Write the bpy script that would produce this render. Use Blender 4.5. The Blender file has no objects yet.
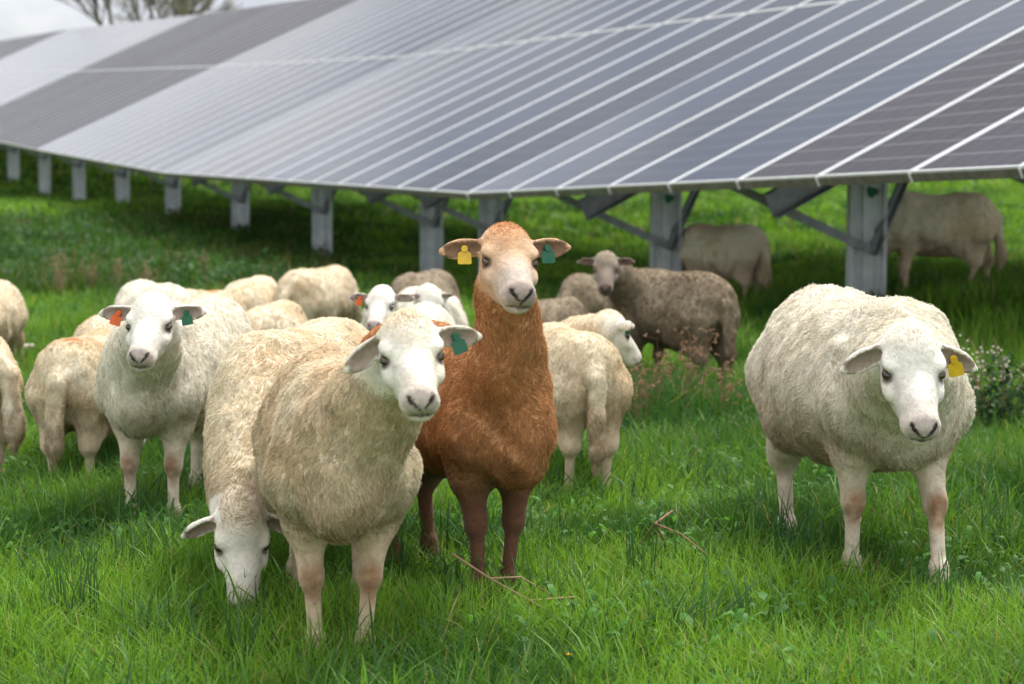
import bpy, math, random
import numpy as np
from mathutils import Vector, Matrix, kdtree
random.seed(5)
RG = np.random.default_rng(11)
SC = bpy.context.scene
COL = SC.collection
R = math.radians

# ------------------------------------------------------------------ camera
CH = 1.10                      # eye height
F = 2000.0                     # focal length in pixels of a 1024 wide frame
PITCH = math.atan(188.0 / F)
cam_d = bpy.data.cameras.new('camera')
cam = bpy.data.objects.new('camera', cam_d)
COL.objects.link(cam)
cam.location = (0, 0, CH)
cam.rotation_euler = (math.pi / 2 - PITCH, 0, 0)
cam_d.sensor_width = 36.0
cam_d.lens = 36.0 * F / 1024
cam_d.clip_end = 2000
cam_d.clip_start = 0.05
cam_d.dof.use_dof = True
cam_d.dof.focus_distance = 4.8
cam_d.dof.aperture_fstop = 5.0
SC.camera = cam

def P(px, py, Y):
    """world point at distance Y along +Y that the photo shows at a pixel"""
    a = (px - 512) / F
    b = (342 - py) / F
    cp, sp = math.cos(PITCH), math.sin(PITCH)
    d = Vector((a, cp + b * sp, -sp + b * cp))
    t = Y / d.y
    return Vector((0, 0, CH)) + d * t

# ------------------------------------------------------------------ terrain
GY = np.array([-30, 0, 6, 10, 16, 22, 26, 31, 36, 46, 57, 80, 104, 150, 300, 900.])
GZ = np.array([0, 0, 0, -.09, -.18, -.26, -.28, -.06, .12, .03, .5, 1.6, 2.4, 3.2, 4.2, 6.])
def vnoise2(x, y, s, seed=0):
    x = np.asarray(x, float) / s + seed * 17.3; y = np.asarray(y, float) / s + seed * 7.7
    xi = np.floor(x); yi = np.floor(y); fx = x - xi; fy = y - yi
    fx = fx * fx * (3 - 2 * fx); fy = fy * fy * (3 - 2 * fy)
    def h(a, b):
        v = np.sin(a * 127.1 + b * 311.7 + seed * 3.1) * 43758.5453
        return v - np.floor(v)
    return (h(xi, yi) * (1 - fx) + h(xi + 1, yi) * fx) * (1 - fy) + (h(xi, yi + 1) * (1 - fx) + h(xi + 1, yi + 1) * fx) * fy
def gz(x, y):
    x = np.asarray(x, float); y = np.asarray(y, float)
    z = np.interp(y, GY, GZ) + .24 * np.clip((x - 1.6) / 1.4, 0, 1) * np.clip((y - 8.5) / 4, 0, 1) * np.clip((40 - y) / 20, 0, 1)
    # the far hill lies to the left; the right side stays flatter
    return z + (vnoise2(x, y, 1.7, 1) - .5) * .05 + (vnoise2(x, y, 6, 2) - .5) * .06 * np.clip((y - 6) / 8, 0, 1)
def g1(x, y): return float(gz(x, y))

# ------------------------------------------------------------------ helpers
def tag(o, label=None, cat=None, group=None, kind=None):
    if label: o['label'] = label
    if cat: o['category'] = cat
    if group: o['group'] = group
    if kind: o['kind'] = kind
    return o
def empty(name, loc, rz=0):
    o = bpy.data.objects.new(name, None); COL.objects.link(o)
    o.location = loc; o.rotation_euler = (0, 0, rz); o.empty_display_size = .1
    return o
def link(name, me, parent=None, mats=()):
    o = bpy.data.objects.new(name, me); COL.objects.link(o)
    for m in mats: me.materials.append(m)
    if parent is not None: o.parent = parent
    return o
def np_mesh(name, V, quads=None, tris=None, smooth=True, cols=None):
    """fast mesh from numpy arrays"""
    me = bpy.data.meshes.new(name)
    V = np.ascontiguousarray(V, dtype=np.float32)
    nq = 0 if quads is None else len(quads); nt = 0 if tris is None else len(tris)
    me.vertices.add(len(V)); me.vertices.foreach_set('co', V.ravel())
    lv = []
    if nq: lv.append(np.asarray(quads, np.int32).ravel())
    if nt: lv.append(np.asarray(tris, np.int32).ravel())
    lv = np.concatenate(lv)
    me.loops.add(len(lv)); me.loops.foreach_set('vertex_index', lv)
    st = np.concatenate([np.arange(nq) * 4, nq * 4 + np.arange(nt) * 3]).astype(np.int32)
    me.polygons.add(nq + nt); me.polygons.foreach_set('loop_start', st)
    if smooth: me.polygons.foreach_set('use_smooth', np.ones(nq + nt, bool))
    if cols is not None:
        a = me.color_attributes.new('Col', 'FLOAT_COLOR', 'POINT')
        c = np.ones((len(V), 4), np.float32); c[:, :3] = cols
        a.data.foreach_set('color', c.ravel())
    me.update(calc_edges=True); me.validate()
    return me

class MB:
    """collects simple solids into one mesh"""
    def __init__(s): s.v = []; s.f = []
    def add(s, vs, fs):
        n = len(s.v); s.v += [tuple(v) for v in vs]; s.f += [tuple(i + n for i in f) for f in fs]
    def box(s, x0, x1, y0, y1, z0, z1):
        s.add([(x0, y0, z0), (x1, y0, z0), (x1, y1, z0), (x0, y1, z0), (x0, y0, z1), (x1, y0, z1), (x1, y1, z1), (x0, y1, z1)],
              [(0, 3, 2, 1), (4, 5, 6, 7), (0, 1, 5, 4), (1, 2, 6, 5), (2, 3, 7, 6), (3, 0, 4, 7)])
    def sweep(s, prof, A, B, up):
        """closed profile (u,v) swept from A to B; v axis near 'up'"""
        A = Vector(A); B = Vector(B); d = (B - A).normalized(); up = Vector(up)
        v = (up - d * up.dot(d)).normalized(); u = d.cross(v)
        n = len(prof)
        vs = [A + u * p[0] + v * p[1] for p in prof] + [B + u * p[0] + v * p[1] for p in prof]
        fs = [(i, (i + 1) % n, n + (i + 1) % n, n + i) for i in range(n)]
        fs += [tuple(range(n))[::-1], tuple(range(n, 2 * n))]
        s.add(vs, fs)
    def cyl(s, A, B, r0, r1=None, n=8):
        r1 = r0 if r1 is None else r1
        A = Vector(A); B = Vector(B); d = (B - A).normalized()
        t = Vector((0, 0, 1)) if abs(d.z) < .9 else Vector((1, 0, 0))
        u = d.cross(t).normalized(); v = d.cross(u)
        vs = []
        for (C, r) in ((A, r0), (B, r1)):
            for i in range(n):
                a = 2 * math.pi * i / n; vs.append(C + u * (r * math.cos(a)) + v * (r * math.sin(a)))
        fs = [(i, n + i, n + (i + 1) % n, (i + 1) % n) for i in range(n)] + [tuple(range(n)), tuple(range(n, 2 * n))[::-1]]
        s.add(vs, fs)
    def mesh(s, name, smooth=False):
        me = bpy.data.meshes.new(name); me.from_pydata(s.v, [], s.f); me.update()
        if smooth:
            for p in me.polygons: p.use_smooth = True
        return me
def cprof(w, h, t, sgn=1):
    """C-channel profile, width w, height h, wall t"""
    p = [(-w / 2, -h / 2), (w / 2, -h / 2), (w / 2, -h / 2 + t), (-w / 2 + t, -h / 2 + t), (-w / 2 + t, h / 2 - t), (w / 2, h / 2 - t), (w / 2, h / 2), (-w / 2, h / 2)]
    return [(x * sgn, y) for x, y in (p if sgn > 0 else p[::-1])]

# ------------------------------------------------------------------ materials
def mat(name, build):
    m = bpy.data.materials.new(name); m.use_nodes = True
    nt = m.node_tree; nt.nodes.clear()
    out = nt.nodes.new('ShaderNodeOutputMaterial')
    build(nt, out); return m
def N(nt, t, **kw):
    n = nt.nodes.new(t)
    for k, v in kw.items():
        if k.startswith('_'): setattr(n, k[1:], v)
        else: n.inputs[k.replace('__', ' ')].default_value = v
    return n
def principled(nt, out, col=None, rough=.6, metal=0., spec=.5):
    b = nt.nodes.new('ShaderNodeBsdfPrincipled')
    b.inputs['Roughness'].default_value = rough; b.inputs['Metallic'].default_value = metal
    b.inputs['Specular IOR Level'].default_value = spec
    if col is not None: b.inputs['Base Color'].default_value = (*col, 1)
    nt.links.new(b.outputs[0], out.inputs[0]); return b
def noisy_col(nt, c1, c2, scale, detail=4, coord='Object'):
    tc = nt.nodes.new('ShaderNodeTexCoord')
    no = N(nt, 'ShaderNodeTexNoise', Scale=scale, Detail=detail)
    nt.links.new(tc.outputs[coord], no.inputs['Vector'])
    cr = nt.nodes.new('ShaderNodeValToRGB')
    cr.color_ramp.elements[0].position = .35; cr.color_ramp.elements[1].position = .65
    cr.color_ramp.elements[0].color = (*c1, 1); cr.color_ramp.elements[1].color = (*c2, 1)
    nt.links.new(no.outputs[0], cr.inputs[0]); return cr, no, tc
def simple(name, c1, c2=None, scale=20, rough=.6, metal=0, spec=.5, bump=0):
    def b(nt, out):
        p = principled(nt, out, c1, rough, metal, spec)
        cr, no, tc = noisy_col(nt, c1, c2 or tuple(x * .8 for x in c1), scale)
        nt.links.new(cr.outputs[0], p.inputs['Base Color'])
        if bump:
            bm = N(nt, 'ShaderNodeBump', Strength=bump, Distance=.01); nt.links.new(no.outputs[0], bm.inputs['Height']); nt.links.new(bm.outputs[0], p.inputs['Normal'])
    return mat(name, b)

def m_fleece(nt, out):
    at = N(nt, 'ShaderNodeVertexColor', _layer_name='Col')
    p = principled(nt, out, None, .85, 0, .15)
    tc = nt.nodes.new('ShaderNodeTexCoord')
    no = N(nt, 'ShaderNodeTexNoise', Scale=90., Detail=5.); nt.links.new(tc.outputs['Object'], no.inputs['Vector'])
    mr = N(nt, 'ShaderNodeMapRange'); mr.inputs[1].default_value = .3; mr.inputs[2].default_value = .7; mr.inputs[3].default_value = .86; mr.inputs[4].default_value = 1.06
    nt.links.new(no.outputs[0], mr.inputs[0])
    mx = N(nt, 'ShaderNodeVectorMath', _operation='MULTIPLY'); nt.links.new(at.outputs[0], mx.inputs[0]); nt.links.new(mr.outputs[0], mx.inputs[1])
    nt.links.new(mx.outputs[0], p.inputs['Base Color'])
    bm = N(nt, 'ShaderNodeBump', Strength=.5, Distance=.006); nt.links.new(no.outputs[0], bm.inputs['Height']); nt.links.new(bm.outputs[0], p.inputs['Normal'])
    p.inputs['Sheen Weight'].default_value = .15
M_skin = mat('sheep_coat', m_fleece)
def m_fibre(nt, out):
    at = N(nt, 'ShaderNodeVertexColor', _layer_name='Col')
    d = nt.nodes.new('ShaderNodeBsdfDiffuse'); t = nt.nodes.new('ShaderNodeBsdfTranslucent')
    mx = N(nt, 'ShaderNodeMixShader'); mx.inputs[0].default_value = .45
    nt.links.new(at.outputs[0], d.inputs[0]); nt.links.new(at.outputs[0], t.inputs[0])
    nt.links.new(d.outputs[0], mx.inputs[1]); nt.links.new(t.outputs[0], mx.inputs[2]); nt.links.new(mx.outputs[0], out.inputs[0])
M_fibre = mat('wool_fibre', m_fibre)
def m_grass(nt, out):
    at = N(nt, 'ShaderNodeVertexColor', _layer_name='Col')
    p = principled(nt, out, None, .5, 0, .2)
    t = nt.nodes.new('ShaderNodeBsdfTranslucent')
    g = N(nt, 'ShaderNodeVectorMath', _operation='MULTIPLY'); g.inputs[1].default_value = (1.25, 1.2, .6)
    nt.links.new(at.outputs[0], g.inputs[0]); nt.links.new(g.outputs[0], t.inputs[0])
    mx = N(nt, 'ShaderNodeMixShader'); mx.inputs[0].default_value = .42
    nt.links.new(at.outputs[0], p.inputs['Base Color'])
    nt.links.new(p.outputs[0], mx.inputs[1]); nt.links.new(t.outputs[0], mx.inputs[2]); nt.links.new(mx.outputs[0], out.inputs[0])
M_grass = mat('grass_blades', m_grass)
def m_ground(nt, out):
    p = principled(nt, out, None, .95, 0, .1)
    cr, no, tc = noisy_col(nt, (.05, .10, .014), (.13, .25, .028), .9, 8)
    n2 = N(nt, 'ShaderNodeTexNoise', Scale=14., Detail=8.); nt.links.new(tc.outputs['Object'], n2.inputs['Vector'])
    cr2 = nt.nodes.new('ShaderNodeValToRGB'); cr2.color_ramp.elements[0].position = .3; cr2.color_ramp.elements[1].position = .7
    cr2.color_ramp.elements[0].color = (.5, .5, .5, 1); cr2.color_ramp.elements[1].color = (1.2, 1.2, 1.2, 1)
    nt.links.new(n2.outputs[0], cr2.inputs[0])
    mx = N(nt, 'ShaderNodeVectorMath', _operation='MULTIPLY'); nt.links.new(cr.outputs[0], mx.inputs[0]); nt.links.new(cr2.outputs[0], mx.inputs[1])
    nt.links.new(mx.outputs[0], p.inputs['Base Color'])
    bm = N(nt, 'ShaderNodeBump', Strength=.8, Distance=.05); nt.links.new(n2.outputs[0], bm.inputs['Height']); nt.links.new(bm.outputs[0], p.inputs['Normal'])
M_ground = mat('meadow_soil', m_ground)
M_eye = simple('eye_glaze', (.035, .018, .006), (.07, .035, .012), 60, .08, 0, .8)
M_tag = {'green': simple('tag_green', (.002, .12, .055), (.002, .09, .04), 30, .35),
         'yellow': simple('tag_yellow', (.75, .5, .02), (.6, .38, .02), 30, .35),
         'orange': simple('tag_orange', (.80, .13, .01), (.6, .10, .01), 30, .35)}
M_galv = simple('galvanised_steel', (.46, .50, .52), (.58, .62, .64), 9, .5, .1, .5, .05)
M_dsteel = simple('weathered_steel', (.20, .22, .23), (.28, .30, .32), 12, .5, .2, .5, .05)
M_alu = simple('panel_frame_aluminium', (.86, .87, .88), (.78, .79, .80), 3, .35, .2, .5)
M_frame_shade = simple('shaded_frame_side', (.13, .12, .095), (.20, .19, .16), 14, .6, .2, .4)  # dark tone stands for shade on the low side of the frames
M_gpaint = simple('green_spray_paint', (.01, .16, .07), (.01, .10, .05), 60, .7)
M_ypaint = simple('yellow_paint_dot', (.45, .55, .05), (.35, .45, .05), 60, .7)
M_back = simple('panel_backsheet', (.5, .5, .5), (.45, .45, .45), 6, .7)
M_bark = simple('grey_bark', (.10, .085, .07), (.17, .15, .13), 5, .9)
M_dry = simple('dry_stem', (.36, .26, .14), (.24, .15, .08), 30, .8)
M_twig = simple('dead_twig_bark', (.20, .11, .06), (.32, .19, .10), 40, .85)
M_flower = simple('pale_blossom', (.6, .52, .42), (.45, .36, .28), 40, .8)
M_yellow = simple('yellow_petal', (.8, .5, .01), (.75, .4, .01), 60, .6)

def panel_mat(name, cell, line, rough, spec, ior):
    def b(nt, out):
        p = principled(nt, out, cell, rough, 0, spec); p.inputs['IOR'].default_value = ior
        tc = nt.nodes.new('ShaderNodeTexCoord'); sp = nt.nodes.new('ShaderNodeSeparateXYZ'); nt.links.new(tc.outputs['Object'], sp.inputs[0])
        def lines(sock, pitch, w):
            a = N(nt, 'ShaderNodeMath', _operation='DIVIDE'); a.inputs[1].default_value = pitch; nt.links.new(sock, a.inputs[0])
            f = N(nt, 'ShaderNodeMath', _operation='FRACT'); nt.links.new(a.outputs[0], f.inputs[0])
            c = N(nt, 'ShaderNodeMath', _operation='LESS_THAN'); c.inputs[1].default_value = w / pitch; nt.links.new(f.outputs[0], c.inputs[0]); return c
        l1 = lines(sp.outputs['Y'], .2035, .009); l2 = lines(sp.outputs['X'], .153, .004); l3 = lines(sp.outputs['X'], .051, .0018)
        s = N(nt, 'ShaderNodeMath', _operation='MAXIMUM'); nt.links.new(l1.outputs[0], s.inputs[0]); nt.links.new(l2.outputs[0], s.inputs[1])
        h = N(nt, 'ShaderNodeMath', _operation='MULTIPLY'); h.inputs[1].default_value = .5; nt.links.new(l3.outputs[0], h.inputs[0])
        s2 = N(nt, 'ShaderNodeMath', _operation='MAXIMUM'); nt.links.new(s.outputs[0], s2.inputs[0]); nt.links.new(h.outputs[0], s2.inputs[1])
        no = N(nt, 'ShaderNodeTexNoise', Scale=7., Detail=6.); nt.links.new(tc.outputs['Object'], no.inputs['Vector'])
        oi = nt.nodes.new('ShaderNodeObjectInfo')
        hs = nt.nodes.new('ShaderNodeHueSaturation'); hs.inputs['Color'].default_value = (*cell, 1)
        mr = N(nt, 'ShaderNodeMapRange'); mr.inputs[3].default_value = .75; mr.inputs[4].default_value = 1.25; nt.links.new(oi.outputs['Random'], mr.inputs[0])
        nt.links.new(mr.outputs[0], hs.inputs['Value'])
        cr = N(nt, 'ShaderNodeMix', _data_type='RGBA'); cr.inputs[7].default_value = (*line, 1)
        nt.links.new(hs.outputs[0], cr.inputs[6]); nt.links.new(s2.outputs[0], cr.inputs[0])
        nt.links.new(cr.outputs[2], p.inputs['Base Color'])
        r = N(nt, 'ShaderNodeMapRange'); r.inputs[3].default_value = rough * .7; r.inputs[4].default_value = rough * 1.4
        nt.links.new(no.outputs[0], r.inputs[0]); nt.links.new(r.outputs[0], p.inputs['Roughness'])
    return mat(name, b)
M_blue = panel_mat('blue_solar_glass', (.030, .043, .080), (.13, .155, .21), .12, .5, 1.40)
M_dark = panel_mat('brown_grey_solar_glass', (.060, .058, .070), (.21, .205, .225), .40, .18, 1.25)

# ------------------------------------------------------------------ ground
def build_ground():
    xs = np.concatenate([-np.geomspace(900, 16, 30), np.linspace(-15, 15, 121), np.geomspace(16, 900, 30)])
    ys = np.concatenate([-np.geomspace(300, 3, 12), np.linspace(-2, 20, 111), np.geomspace(20.4, 900, 90)])
    X, Y = np.meshgrid(xs, ys, indexing='ij')
    Z = gz(X, Y)
    nx, ny = X.shape
    V = np.stack([X, Y, Z], -1).reshape(-1, 3)
    i = np.arange(nx - 1)[:, None] * ny + np.arange(ny - 1)[None, :]
    q = np.stack([i, i + ny, i + ny + 1, i + 1], -1).reshape(-1, 4)
    o = link('ground', np_mesh('ground', V, q), None, [M_ground]); tag(o, kind='structure')
build_ground()

# ------------------------------------------------------------------ signed distance sheep
class Grid:
    def __init__(s, lo, hi, res):
        s.res = res; s.lo = np.array(lo, float)
        s.n = np.ceil((np.array(hi) - s.lo) / res).astype(int) + 1
        s.ax = [(s.lo[i] + np.arange(s.n[i]) * res).astype(np.float32) for i in range(3)]
        s.F = np.full(tuple(s.n), 1.0, np.float32)
    def sub(s, lo, hi):
        a = np.clip(np.floor((np.array(lo) - s.lo) / s.res).astype(int), 0, s.n - 1)
        b = np.clip(np.ceil((np.array(hi) - s.lo) / s.res).astype(int) + 1, 0, s.n)
        return tuple(slice(int(a[i]), int(b[i])) for i in range(3))
    def pts(s, sl):
        return s.ax[0][sl[0]][:, None, None], s.ax[1][sl[1]][None, :, None], s.ax[2][sl[2]][None, None, :]
    def merge(s, sl, d, k, mode):
        f = s.F[sl]
        if mode == 'sub':
            d = -d
            h = np.clip(.5 - .5 * (f - d) / k, 0, 1) if k > 0 else None
            s.F[sl] = (f * (1 - h) + d * h + k * h * (1 - h)) if k > 0 else np.maximum(f, d)
        else:
            h = np.clip(.5 + .5 * (f - d) / k, 0, 1)
            s.F[sl] = f * (1 - h) + d * h - k * h * (1 - h)
    def cone(s, a, b, ra, rb, k=.03, mode='add'):
        a = np.array(a, float); b = np.array(b, float); pad = max(ra, rb) + k + 2 * s.res
        sl = s.sub(np.minimum(a, b) - pad, np.maximum(a, b) + pad)
        if min(x.stop - x.start for x in sl) < 1: return
        x, y, z = s.pts(sl); ba = b - a; L = max(float(ba @ ba), 1e-9)
        t = np.clip(((x - a[0]) * ba[0] + (y - a[1]) * ba[1] + (z - a[2]) * ba[2]) / L, 0, 1)
        d = np.sqrt((x - a[0] - t * ba[0]) ** 2 + (y - a[1] - t * ba[1]) ** 2 + (z - a[2] - t * ba[2]) ** 2) - (ra + (rb - ra) * t)
        s.merge(sl, d, k, mode)
    def ell(s, c, r, k=.03, mode='add', fr=None):
        c = np.array(c, float); r = np.array(r, float); pad = r.max() + k + 2 * s.res
        if fr is None: ext = r + k + 2 * s.res
        else:
            M = np.abs(np.array(fr)).T; ext = M @ r + k + 2 * s.res
        sl = s.sub(c - ext, c + ext)
        if min(x.stop - x.start for x in sl) < 1: return
        x, y, z = s.pts(sl); x = x - c[0]; y = y - c[1]; z = z - c[2]
        if fr is not None:
            q = [x * v[0] + y * v[1] + z * v[2] for v in fr]
        else: q = [x, y, z]
        k0 = np.sqrt((q[0] / r[0]) ** 2 + (q[1] / r[1]) ** 2 + (q[2] / r[2]) ** 2)
        k1 = np.sqrt((q[0] / r[0] ** 2) ** 2 + (q[1] / r[1] ** 2) ** 2 + (q[2] / r[2] ** 2) ** 2) + 1e-6
        s.merge(sl, k0 * (k0 - 1) / k1, k, mode)
    def surface(s):
        F_ = s.F; S = F_ < 0
        c = S[:-1, :-1, :-1].astype(np.int8)
        cnt = np.zeros(c.shape, np.int8)
        for dx in (0, 1):
            for dy in (0, 1):
                for dz in (0, 1):
                    cnt += S[dx:dx + c.shape[0], dy:dy + c.shape[1], dz:dz + c.shape[2]]
        act = (cnt > 0) & (cnt < 8)
        I = np.argwhere(act)
        idx = np.full(c.shape, -1, np.int32); idx[act] = np.arange(len(I))
        offs = [(0, 0, 0), (1, 0, 0), (0, 1, 0), (1, 1, 0), (0, 0, 1), (1, 0, 1), (0, 1, 1), (1, 1, 1)]
        val = np.stack([F_[I[:, 0] + o[0], I[:, 1] + o[1], I[:, 2] + o[2]] for o in offs], 1)
        edges = [(0, 1), (2, 3), (4, 5), (6, 7), (0, 2), (1, 3), (4, 6), (5, 7), (0, 4), (1, 5), (2, 6), (3, 7)]
        acc = np.zeros((len(I), 3)); n = np.zeros(len(I)); O = np.array(offs, float)
        for a, b in edges:
            va, vb = val[:, a], val[:, b]; m = (va < 0) != (vb < 0)
            t = np.where(m, va / np.where(m, va - vb, 1), 0)
            p = O[a] + (O[b] - O[a]) * t[:, None]
            acc += p * m[:, None]; n += m
        V = s.lo + (I + acc / n[:, None]) * s.res
        Q = []
        for ax in range(3):
            b, cc = (ax + 1) % 3, (ax + 2) % 3
            sh = [slice(None)] * 3; sh2 = [slice(None)] * 3; sh[ax] = slice(0, -1); sh2[ax] = slice(1, None)
            A = S[tuple(sh)]; B = S[tuple(sh2)]; E = np.argwhere(A != B)
            ok = (E[:, b] > 0) & (E[:, cc] > 0) & (E[:, b] < s.n[b] - 1) & (E[:, cc] < s.n[cc] - 1)
            E = E[ok]
            def g(db, dc):
                e = E.copy(); e[:, b] += db; e[:, cc] += dc
                return idx[e[:, 0], e[:, 1], e[:, 2]]
            q = np.stack([g(-1, -1), g(0, -1), g(0, 0), g(-1, 0)], 1)
            ins = A[E[:, 0], E[:, 1], E[:, 2]]
            q[~ins] = q[~ins][:, ::-1]
            Q.append(q)
        Q = np.concatenate(Q); Q = Q[(Q >= 0).all(1)]
        return V, Q

def vnoise3(p, s, seed=0):
    q = p / s + seed * 13.7; i = np.floor(q); f = q - i; f = f * f * (3 - 2 * f)
    def h(dx, dy, dz):
        v = np.sin((i[:, 0] + dx) * 127.1 + (i[:, 1] + dy) * 311.7 + (i[:, 2] + dz) * 74.7 + seed) * 43758.5453
        return v - np.floor(v)
    x, y, z = f[:, 0], f[:, 1], f[:, 2]
    a = h(0, 0, 0) * (1 - x) + h(1, 0, 0) * x; b = h(0, 1, 0) * (1 - x) + h(1, 1, 0) * x
    c = h(0, 0, 1) * (1 - x) + h(1, 0, 1) * x; d = h(0, 1, 1) * (1 - x) + h(1, 1, 1) * x
    return (a * (1 - y) + b * y) * (1 - z) + (c * (1 - y) + d * y) * z
def unit(v): v = np.array(v, float); return v / np.linalg.norm(v)
def sstep(a, b, x): t = np.clip((x - a) / (b - a), 0, 1); return t * t * (3 - 2 * t)

SCHEME = {  # albedos: body, patch, face, leg, belly/dirt
 'white': dict(body=(.94, .88, .75), patch=(.90, .83, .69), face=(.81, .76, .68), leg=(.74, .63, .49), dirt=(.50, .38, .24), nose=(.16, .12, .12)),
 'beige': dict(body=(.85, .75, .57), patch=(.72, .55, .35), face=(.80, .74, .64), leg=(.62, .48, .33), dirt=(.40, .29, .17), nose=(.17, .13, .12)),
 'cream': dict(body=(.91, .82, .64), patch=(.82, .67, .46), face=(.80, .74, .64), leg=(.64, .50, .35), dirt=(.40, .29, .17), nose=(.17, .13, .12)),
 'tan':   dict(body=(.84, .73, .54), patch=(.68, .53, .34), face=(.74, .66, .54), leg=(.45, .33, .22), dirt=(.32, .22, .13), nose=(.17, .12, .11)),
 'brown': dict(body=(.66, .36, .175), patch=(.54, .255, .10), face=(.66, .43, .27), leg=(.14, .065, .036), dirt=(.30, .13, .06), nose=(.16, .12, .12)),
 'grey':  dict(body=(.36, .29, .20), patch=(.28, .215, .14), face=(.24, .19, .15), leg=(.16, .12, .08), dirt=(.13, .09, .055), nose=(.05, .04, .04)),
}
SHEEP = 0
def sheep(label, pos, yaw, scale=1., scheme='cream', fat=1., head=None, hdir=(1, 0, -.5), roll=0., neck_r=1., res=.008, fibres=30000,
          fl=.0120, fw=.0016, ears=None, tags=(None, None), legs=None, tail=1., seed=0, group='sheep of the flock', mark=None, neck_mid=None, head_s=1., length=1., knee=None, muzzle_white=False, leg_len=0., clump=.30, height=None):
    """pos: world xy of the body centre; head: world position of the poll; hdir: world direction poll -> nose"""
    global SHEEP; SHEEP += 1
    rg = np.random.default_rng(100 + seed)
    x0, y0 = pos; z0 = g1(x0, y0)
    root = empty('sheep', (x0, y0, z0), yaw); root.scale = (scale,) * 3
    tag(root, label, 'sheep', group)
    cy, sy = math.cos(-yaw), math.sin(-yaw)
    def loc(w):
        v = np.array(w, float) - (x0, y0, z0); v = np.array((v[0] * cy - v[1] * sy, v[0] * sy + v[1] * cy, v[2])); return v / scale
    def locd(w): w = np.array(w, float); return unit((w[0] * cy - w[1] * sy, w[0] * sy + w[1] * cy, w[2]))
    fa = fat; Ln = length
    if head is None: hp = np.array((.50 * Ln, 0, .24)); d = unit((.35, .05, -1))      # grazing
    else: hp = loc(head); d = locd(hdir)
    lo = np.array((min(-.60 * Ln, hp[0] - .28), min(-.30 * fa, hp[1] - .26), -.03)); hi = np.array((max(.5 * Ln, hp[0] + .28), max(.30 * fa, hp[1] + .26), max(.80, hp[2] + .18)))
    lo[2] = min(lo[2], hp[2] - .30)
    G = Grid(lo, hi, res / scale)
    w = fa; hz = height or 1.
    # barrel
    G.ell((-.29 * Ln, 0, .505 * hz), (.200, .155 * w, .170), .01)
    G.ell((-.05 * Ln, 0, .455 * hz), (.34 * Ln, .195 * w, .195 * (1 + (w - 1) * .6)), .07)
    G.ell((.20 * Ln, 0, .485 * hz), (.185, .128 * w, .185), .06)
    for sg in (1, -1): G.cone((.17 * Ln, sg * .070 * w, .60 * hz), (.21 * Ln, sg * .105 * w, .43 * hz), .050, .068, .05)
    G.cone((-.34 * Ln, 0, .55 * hz), (.18 * Ln, 0, .575 * hz), .110, .085, .07)
    G.ell((.30 * Ln, 0, .435 * hz), (.105, .082 * w, .120), .06)
    # neck
    nb = np.array((.25 * Ln, 0, .50 * hz))
    up0 = np.array((0, 0, 1.)); u = up0 - d * (up0 @ d)
    u = unit(u) if np.linalg.norm(u) > .05 else unit(np.array((1., 0, 0)) - d * d[0])
    s_ = np.cross(u, d); s_ = s_ / np.linalg.norm(s_)           # animal's left
    if roll:
        c_, n_ = math.cos(roll), math.sin(roll); u, s_ = u * c_ + s_ * n_, s_ * c_ - u * n_
    H = head_s
    hb = hp - d * (.0 * H) - u * (.045 * H)
    mid = (nb + hb) / 2 + np.array((.03, 0, -.0)) if neck_mid is None else np.array(neck_mid)
    prev = nb; pr = .118 * neck_r
    for t in np.linspace(.2, 1, 5):
        p = nb * (1 - t) ** 2 + 2 * mid * t * (1 - t) + hb * t * t
        r = (.118 * (1 - t) ** 1.3 + .068 * (1 - (1 - t) ** 1.3)) * neck_r
        if t == 1: r = min(r, .066)
        G.cone(prev, p, pr, r, .05); prev, pr = p, r
    def hd(a, b, c):
        a = a if a < .09 else .09 + (a - .09) * 1.12
        return hp + (d * a + s_ * b + u * c) * H
    fr = (d, s_, u)
    k = .022
    # skull, cheeks, muzzle
    G.ell(hd(.036, 0, .004), np.array((.084, .063, .064)) * H, k, fr=fr)
    G.ell(hd(.088, 0, -.038), np.array((.080, .052, .050)) * H, k, fr=fr)
    G.cone(hd(.07, 0, -.012), hd(.198, 0, -.031), .055 * H, .036 * H, k)
    G.ell(hd(.14, 0, -.005), np.array((.090, .030, .029)) * H, .02, fr=fr)        # nose bridge
    G.ell(hd(.212, 0, -.022), np.array((.032, .037, .029)) * H, .012, fr=fr)       # nose pad
    G.ell(hd(.198, 0, -.057), np.array((.036, .030, .018)) * H, .008, fr=fr)       # lower lip
    G.cone(hd(.08, 0, -.065), hd(.18, 0, -.056), .040 * H, .026 * H, k)            # jaw
    for sg in (1, -1):
        G.ell(hd(.080, sg * .050, .019), np.array((.028, .018, .013)) * H, .012, fr=fr)   # brow
        G.ell(hd(.105, sg * .052, -.028), np.array((.038, .013, .018)) * H, .015, fr=fr)   # cheek bone
        G.ell(hd(.20, sg * .022, -.036), np.array((.030, .019, .019)) * H, .01, fr=fr)     # lips
    for sg in (1, -1):
        G.ell(hd(.094, sg * .067, -.001), np.array((.015, .013, .0095)) * H, .004, 'sub', fr=fr)  # socket
    if res < .0095:
        for sg in (1, -1):
            G.cone(hd(.243, sg * .024, -.006), hd(.246, sg * .008, -.026), .0050 * H, .0040 * H, .002, 'sub')
            G.cone(hd(.248, 0, -.026), hd(.240, 0, -.044), .0030 * H, .0025 * H, .002, 'sub')
            G.cone(hd(.238, sg * .004, -.046), hd(.180, sg * .042, -.050), .0040 * H, .0035 * H, .002, 'sub')
    # ears
    if ears is None: ears = ((-.15, .95, -.25), (-.15, .95, -.25))
    ear_info = []
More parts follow.
